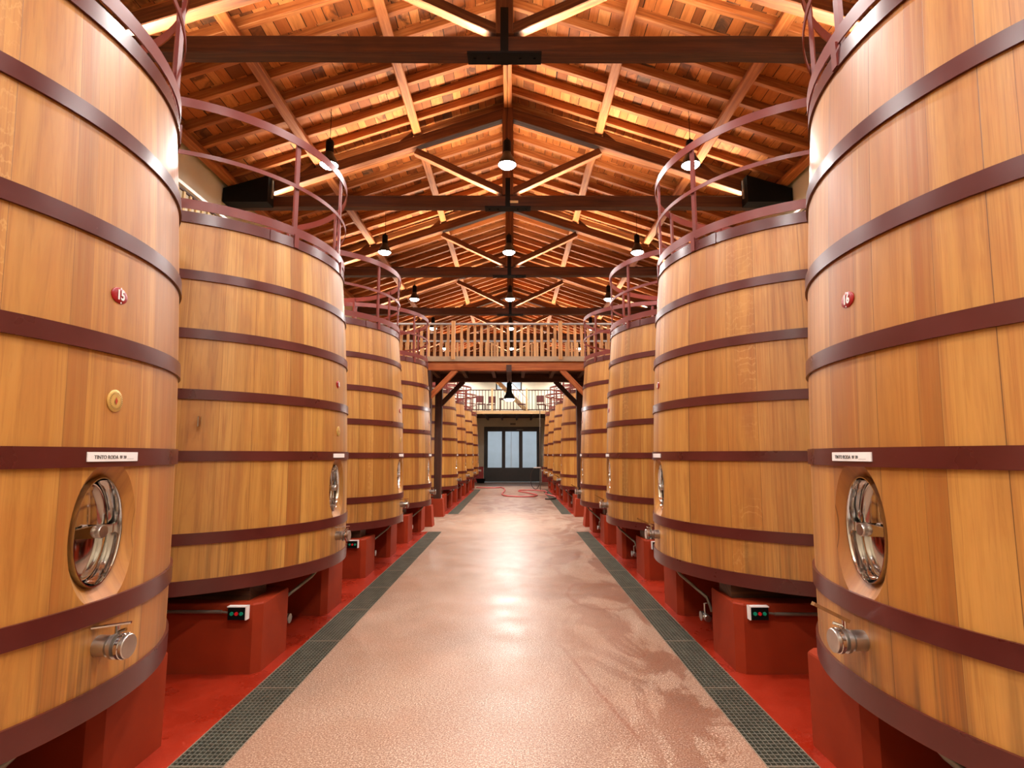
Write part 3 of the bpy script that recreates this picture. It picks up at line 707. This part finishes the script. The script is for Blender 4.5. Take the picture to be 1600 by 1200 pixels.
for side, V in (('left', VL), ('right', VR)):
    for i, (vx, vy) in enumerate(V):
        fx = (vx + 1.20) if side == 'left' else (vx - 1.16)
        if i == 0: fx = vx + 1.12 if side == 'left' else vx - 1.19
        for dy, nf in ((-.76, 'near'), (.76, 'far')):
            if pp is None: pp = o = make_plinth()
            else: o = pp.copy(); COL.objects.link(o)
            o.location = (fx, vy + dy, 0); o.rotation_euler = (0, 0, 0 if side == 'left' else PI)
            tag(o, 'red painted concrete plinth, %s support under the %s vat on the %s' % (nf, ORD[i], side), 'plinth', 'red plinths along the %s side' % side)
        if i < 1: continue
        if side not in sw:
            o = sw[side] = make_switch()
            if side == 'right': o.scale = (1, 1, 1)
        else: o = copy_tree(sw[side])
        o.location = (fx + (-.155 if side == 'left' else .155), vy - .76 - .291, .44)
        if side == 'right':
            o.rotation_euler = (0, 0, 0)
            for ch in o.children:
                ch.rotation_euler = (0, PI, 0) if not ch.name.startswith('bracket') else (0, 0, 0)
                if ch.name.startswith('bracket'): ch.scale = (-1, 1, 1)
        tag(o, 'black switch box with green and red buttons under the %s vat on the %s' % (ORD[i], side), 'switch box', 'switch boxes on the plinths')

# ------------------------------------------------------------------ drain grates
def make_grate(wd):
    mb = MB(); L = .998; x0, x1 = 0.004, wd - .004
    n = int(round(wd / .030))
    for k in range(1, n): x = x0 + (x1-x0)*k/n; mb.box(x-.0022, x+.0022, .004, L-.004, -.022, -.002)
    for k in range(1, 26): y = L*k/26; mb.box(x0, x1, y-.0035, y+.0035, -.022, -.001)
    bars = mb
    o = mb.build('mesh_bars', M['grate'])
    mb = MB(); mb.box(x0-.003, x0+.003, 0.001, L, -.025, .001); mb.box(x1-.003, x1+.003, .001, L, -.025, .001); mb.box(x0, x1, 0.001, .006, -.025, 0); mb.box(x0, x1, L-.005, L, -.025, 0)
    f = mb.build('edge_frame', M['grate_edge'])
    return o, f
for side, xa, xb in (('left', GL0, GL1), ('right', GR0, GR1)):
    pr = None
    for (a, b, seg) in ((GA, GB, 'near'), (GC, GD, 'far')):
        y = a; gi = 0
        while y < b - .5:
            if pr is None:
                t_ = thing('drain_grate', '', 'drain grate'); o1, o2 = make_grate(xb - xa); o1.parent = t_; o2.parent = t_; pr = t_
            else: t_ = copy_tree(pr)
            t_.location = (xa, y, 0)
            tag(t_, 'galvanised mesh grate panel, %s from the near end of the %s %s floor drain' % (OW[gi], seg, side), 'drain grate', 'grate panels of the %s %s drain' % (seg, side))
            y += 1.0; gi += 1

# ------------------------------------------------------------------ mezzanine
MZ0, MZ1 = 3.55, 3.76; MF, MR = 13.10, 15.15
def post_base(x, y, lb):
    mb = MB(); v = [(a*.19, b*.19, 0) for a, b in ((-1,-1),(1,-1),(1,1),(-1,1))] + [(a*.15, b*.15, .46) for a, b in ((-1,-1),(1,-1),(1,1),(-1,1))]
    mb.add(v, [(3,2,1,0), (4,5,6,7), (0,1,5,4), (1,2,6,5), (2,3,7,6), (3,0,4,7)])
    o = mb.build('post_footing', M['plinth']); o.location = (x, y, 0); tag(o, lb, 'footing')
mz = thing('mezzanine', 'wooden mezzanine bridge crossing the hall above the aisle', 'mezzanine', (RX, (MF+MR)/2, 0))
def ML(x, y, z):
    x = min(max(x, WL + .01), WR - .01)
    return (x - RX, y - (MF+MR)/2, z)
for yy, nm in ((MF, 'front'), (MR, 'rear')):
    mb = MB(); mb.beam(ML(WL, yy, (MZ0+MZ1)/2), ML(WR, yy, (MZ0+MZ1)/2), .16, .21, seg=10, jit=.003, ch=.008)
    mb.build('main_beam', M['mezz'] if nm == 'front' else M['mezz_dark'], mz)
    for xx, sd in ((-2.0, 1), (1.79, -1)):
        mb = MB(); mb.beam(ML(xx, yy + .01, .46), ML(xx, yy + .01, MZ0), .19, .19, up=(0, 1, 0), seg=3, jit=.002, ch=.012); mb.build('post', M['mezz_dark'], mz)
        mb = MB(); mb.beam(ML(xx + sd*.05, yy, 2.93), ML(xx + sd*.66, yy, MZ0 + .02), .10, .12, ch=.006); mb.build('brace', M['mezz'] if nm == 'front' else M['mezz_dark'], mz)
for k in range(14):
    x = WL + .2 + k*.75
    mb = MB(); mb.beam(ML(x, MF + .09, MZ1 - .06), ML(x, MR - .09, MZ1 - .06), .09, .12); mb.build('joist', M['mezz_dark'], mz)
mb = MB(); mb.beam(ML(RX, MF - .2, MZ0 + .03), ML(RX, MR + .08, MZ0 + .03), .12, .16); mb.build('joist', M['mezz_dark'], mz)
mb = MB(); mb.box(WL + .01 - RX, WR - .01 - RX, MF - .1 - (MF+MR)/2, MR + .1 - (MF+MR)/2, MZ1, MZ1 + .035); mb.build('deck_boards', M['mezz_dark'], mz)
mb = MB(); mb.box(WL + .01 - RX, WR - .01 - RX, MF - .15 - (MF+MR)/2, MF - .1 - (MF+MR)/2, MZ1 - .005, MZ1 + .11); mb.build('deck_edge', M['deck'], mz)
for xx, s_ in ((-2.0, 'left'), (1.79, 'right')):
    for yy, nf in ((MF + .01, 'nearer'), (MR + .01, 'farther')):
        post_base(xx, yy, 'red painted footing of the %s %s mezzanine post' % (nf, s_))
def balustrade(name, lb, y, x0, x1, z0, ztop, post_dx, sp, bw, mslat, mrail, post_off=0.0, mpost=None, rail_r=.028):
    t_ = thing(name, lb, 'railing', ((x0+x1)/2, y, z0)); W = (x1-x0)/2; H = ztop - z0
    mb = MB(); mb.beam((-W, 0, H - .02), (W, 0, H - .02), .06, rail_r*1.6, ch=.008); mb.build('handrail', mrail, t_)
    mb = MB(); mb.beam((-W, 0, .045), (W, 0, .045), .05, .05); mb.build('bottom_rail', mslat, t_)
    posts = []; x = -W + post_off
    while x < W: posts.append(x); x += post_dx
    for p in posts:
        mb = MB(); mb.beam((p, 0, 0), (p, 0, H + .05), .09, .09, up=(0, 1, 0), ch=.006); mb.build('post', mpost or mslat, t_)
    x = -W + .08; src = None
    while x < W - .05:
        if min([abs(x - p) for p in posts] + [9]) > sp*.6:
            mb = MB(); mb.beam((x, 0, .06), (x, 0, H - .04), bw, .03, up=(0, 1, 0)); mb.build('baluster', mslat, t_)
        x += sp
    return t_
balustrade('balustrade', 'wooden balustrade with grey handrail on the front edge of the mezzanine', MF - .12, WL + .01, WR - .01, MZ1 + .036, 4.66, 2.5, .156, .062, M['slat'], M['grey_rail'], post_off=1.29)
balustrade('balustrade', 'wooden balustrade with grey handrail on the rear edge of the mezzanine', MR + .05, WL + .01, WR - .01, MZ1 + .036, 4.70, 2.5, .156, .05, M['slat'], M['grey_rail'], post_off=1.29)
# balcony before the back wall
BY, BZ = 29.0, 3.68
bc = thing('balcony', 'wooden balcony at the far end above the glass door', 'balcony', (RX, BY, BZ))
mb = MB(); mb.beam((WL + .01 - RX, 0, .08), (WR - .01 - RX, 0, .08), .12, .16, seg=6, jit=.002); mb.build('main_beam', M['pale_slat'], bc)
mb = MB(); mb.box(WL + .01 - RX, WR - .01 - RX, .06, YB - BY - .02, .10, .16); mb.build('deck_boards', M['mezz_dark'], bc)
for k in range(12):
    mb = MB(); x = WL - RX + .3 + k*.85; mb.beam((x, .06, .03), (x, YB - BY - .03, .03), .09, .14); mb.build('joist', M['mezz_dark'], bc)
balustrade('balustrade', 'far balcony balustrade with pale posts and thin dark balusters', BY - .02, WL + .01, WR - .01, BZ + .17, 4.93, 1.78, .16, .03, M['mezz_dark'], M['mezz_dark'], post_off=.54, mpost=M['pale_slat'])
# white stair rising behind the balcony
st = thing('staircase', 'narrow pale staircase rising to the left behind the far balcony', 'staircase', (.9, 32.6, BZ + .175))
for yy in (-.35, .35):
    mb = MB(); mb.beam((0, yy, .12), (-2.1, yy, 2.25), .04, .20, up=(0, 0, 1)); mb.build('stringer', M['pale_slat'], st)
    mb = MB(); mb.beam((0, yy, .82), (-2.1, yy, 2.95), .04, .05); mb.build('handrail', M['white'], st)
for k in range(10):
    mb = MB(); mb.box(-.12 - k*.205, .10 - k*.205, -.35, .35, .10 + k*.205, .13 + k*.205); mb.build('tread', M['pale_slat'], st)
# a few chairs on the balcony
def make_chair():
    t_ = thing('chair', '', 'chair')
    mb = MB(); mb.box(-.21, .21, -.21, .21, .43, .47); mb.build('seat', M['chair_w'], t_)
    mb = MB(); mb.box(-.21, .21, .18, .21, .55, .92); mb.build('backrest', M['chair_w'], t_)
    for a in (-.18, .18):
        for b, h in ((-.18, .43), (.195, .92)):
            mb = MB(); mb.beam((a, b, 0), (a, b, h), .035, .03, up=(0, 1, 0)); mb.build('leg', M['mezz_dark'], t_)
    return t_
def make_table():
    t_ = thing('table', 'small dark table among the chairs on the far balcony', 'table', (-.35, 30.3, BZ + .162))
    mb = MB(); mb.box(-.4, .4, -.4, .4, .71, .75); mb.build('tabletop', M['mezz_dark'], t_)
    for a in (-.36, .36):
        for b in (-.36, .36):
            mb = MB(); mb.beam((a, b, 0), (a, b, .71), .05, .05, up=(0, 1, 0)); mb.build('leg', M['mezz_dark'], t_)
make_table(); ch0 = None
for x, y, r, lb in ((-1.75, 30.2, .3, 'dark red chair on the far balcony, leftmost of the four'), (-1.2, 30.5, -.2, 'dark red chair on the far balcony, left of the small table'), (.45, 30.3, PI/2, 'dark red chair on the far balcony, right of the small table'), (1.5, 30.4, PI - .3, 'dark red chair on the far balcony, rightmost of the four')):
    if ch0 is None: ch0 = o = make_chair()
    else: o = copy_tree(ch0)
    o.location = (x, y, BZ + .162); o.rotation_euler = (0, 0, r); tag(o, lb, 'chair', 'chairs on the far balcony')

# side gallery railing behind the left vats
for s_, x in (('left', WL + .45), ('right', WR - .45)):
    t_ = thing('gallery', 'pale wooden railing and walkway along the %s wall behind the vats' % s_, 'gallery', (x, 4.5, 4.52))
    wx = -.44 if s_ == 'left' else .44
    mb = MB(); mb.box(min(0, wx), max(0, wx), 0, 8.3, -.06, 0); mb.build('walkway', M['pale_slat'], t_)
    mb = MB(); mb.beam((0, 0, .93), (0, 8.3, .93), .06, .05); mb.build('handrail', M['white'], t_)
    mb = MB(); mb.beam((0, 0, .86), (0, 8.3, .86), .03, .03); mb.build('lower_rail', M['mezz_dark'], t_)
    bl0 = None
    for k in range(52):
        if bl0 is None: mb = MB(); mb.beam((0, 0, 0), (0, 0, .86), .03, .045, up=(0, 1, 0)); bl0 = o = mb.build('baluster', M['pale_slat'], t_)
        else: o = bl0.copy(); COL.objects.link(o)
        o.location = (0, .05 + k*.16, 0)

# ------------------------------------------------------------------ back door and window
dr = bpy.data.objects.new('door_1', None); COL.objects.link(dr); dr.location = (0, YB + .08, 0); tag(dr, kind='structure')
PX = [(-1.52, -.68), (-.475, .34), (.55, 1.39)]; pz0, pz1 = .84, 2.98
mb = MB(); f0, f1 = -.06, .06; xs = [DX0] + [v for p in PX for v in p] + [DX1]
mb.box(DX0, DX1, f0, f1, pz1, DZ); mb.box(DX0, DX1, f0, f1, 0.02, pz0)
for k in range(0, 8, 2): mb.box(xs[k], xs[k+1], f0, f1, pz0, pz1)
mb.build('door_leaf', M['door'], dr)
for a, b in PX:
    mb = MB(); mb.box(a, b, -.012, .012, pz0, pz1); mb.build('glass_pane', M['frost'], dr)
mb = MB(); mb.box(-.13, -.11, -.02, -.014, pz0, pz1); mb.build('pane_seam', M['white'], dr)
mb = MB(); mb.box(.20, .60, -.075, -.06, 3.06, 3.10); mb.build('door_closer', M['pipe'], dr)
wn = bpy.data.objects.new('window_1', None); COL.objects.link(wn); wn.location = (0, YB + .1, 0); tag(wn, kind='structure')
mb = MB()
for a, b in ((-1.05, -.97), (-.35, -.27), (.44, .52)): mb.box(a, b, -.05, .05, 5.45, 6.5)
mb.box(-1.05, .52, -.05, .05, 5.45, 5.52); mb.box(-1.05, .52, -.05, .05, 6.43, 6.5); mb.build('window_frame', M['door'], wn)
mb = MB(); mb.box(-.97, .44, -.01, .01, 5.52, 6.43); mb.build('glass_pane', M['frost'], wn)
# emergency light above the door
t_ = thing('emergency_light', 'small pale emergency light on the wall above the glass door', 'emergency light', (-.02, YB - .03, 3.42))
mb = MB(); mb.box(-.16, .16, -.03, .03, -.06, .06); mb.build('casing', M['pipe'], t_)

# ------------------------------------------------------------------ hoses and odds at the far end
def smooth_path(P, n=6):
    out = []
    for i in range(len(P)-1):
        p0, p1, p2, p3 = P[max(i-1, 0)], P[i], P[i+1], P[min(i+2, len(P)-1)]
        for k in range(n):
            t = k/n; out.append(.5*((2*p1) + (p2-p0)*t + (2*p0-5*p1+4*p2-p3)*t*t + (3*p1-p0-3*p2+p3)*t**3))
    out.append(P[-1]); return out
hose_path = [(-1.785, 27.837, 0.027), (-1.547, 27.729, 0.027), (-1.171, 27.622, 0.027), (-0.803, 27.676, 0.027), (-0.591, 27.891, 0.027), (-0.418, 26.795, 0.027), (-0.379, 25.193, 0.027), (-0.455, 23.348, 0.027), (-0.323, 22.331, 0.027), (0.024, 21.889, 0.027), (0.436, 21.756, 0.027), (0.782, 21.956, 0.027), (0.943, 22.577, 0.027), (0.827, 23.197, 0.027), (0.537, 24.093, 0.027), (0.25, 24.93, 0.027), (0.3, 25.644, 0.027), (0.69, 25.782, 0.027), (1.08, 25.507, 0.027), (1.371, 25.105, 0.027), (1.424, 24.338, 0.027), (1.32, 23.462, 0.027), (1.412, 22.648, 0.027), (1.564, 21.956, 0.027), (1.586, 21.432, 0.027)]
mb = MB(); mb.tube(smooth_path([Vector(p) for p in hose_path]), .026, 10)
tag(mb.build('garden_hose', M['hose']), 'pink hose snaking across the aisle floor near the far door', 'hose')
end_path = [(1.549, 20.932, 0.027), (1.427, 20.691, 0.027), (1.263, 20.632, 0.027), (1.151, 20.691, 0.027)]
mb = MB(); mb.tube(smooth_path([Vector(p) for p in end_path]), .027, 10)
tag(mb.build('hose_end', M['hose_dark']), 'short black hose end lying beside the right grate', 'hose')
hs = thing('hose_stand', 'tall thin steel pipe standing before the last right vats with hose loops', 'pipe stand', (1.22, 25.9, 0))
mb = MB(); mb.lathe([(.0001, 0), (.12, 0), (.12, .02), (.0001, .02)], 20, smooth=False); mb.tube([(0, 0, .01), (0, 0, 3.7)], .018, 8); mb.build('pipe', M['pipe'], hs)
mb = MB(); mb.tube(smooth_path([Vector(p) for p in ((0, 0, 1.0), (-.28, 0, .98), (-.42, .05, .7), (-.40, .05, .25), (-.2, .05, .05), (-.03, .04, .3), (0, .03, .8), (.05, 0, .9))]), .014, 8); mb.build('hose_loop', M['hose_dark'], hs)
mb = MB(); mb.tube([(-.3, 0, 1.02), (.02, 0, 1.02)], .03, 10); mb.build('tap', M['brushed'], hs)
tb = thing('tub', 'black round tub on the floor at the left of the glass door', 'tub', (-1.86, 32.7, 0))
mb = MB(); mb.lathe([(.0001, 0), (.2, 0), (.27, .22), (.28, .24), (.255, .235), (.19, .02), (.0001, .02)], 28); mb.build('body', M['black'], tb)
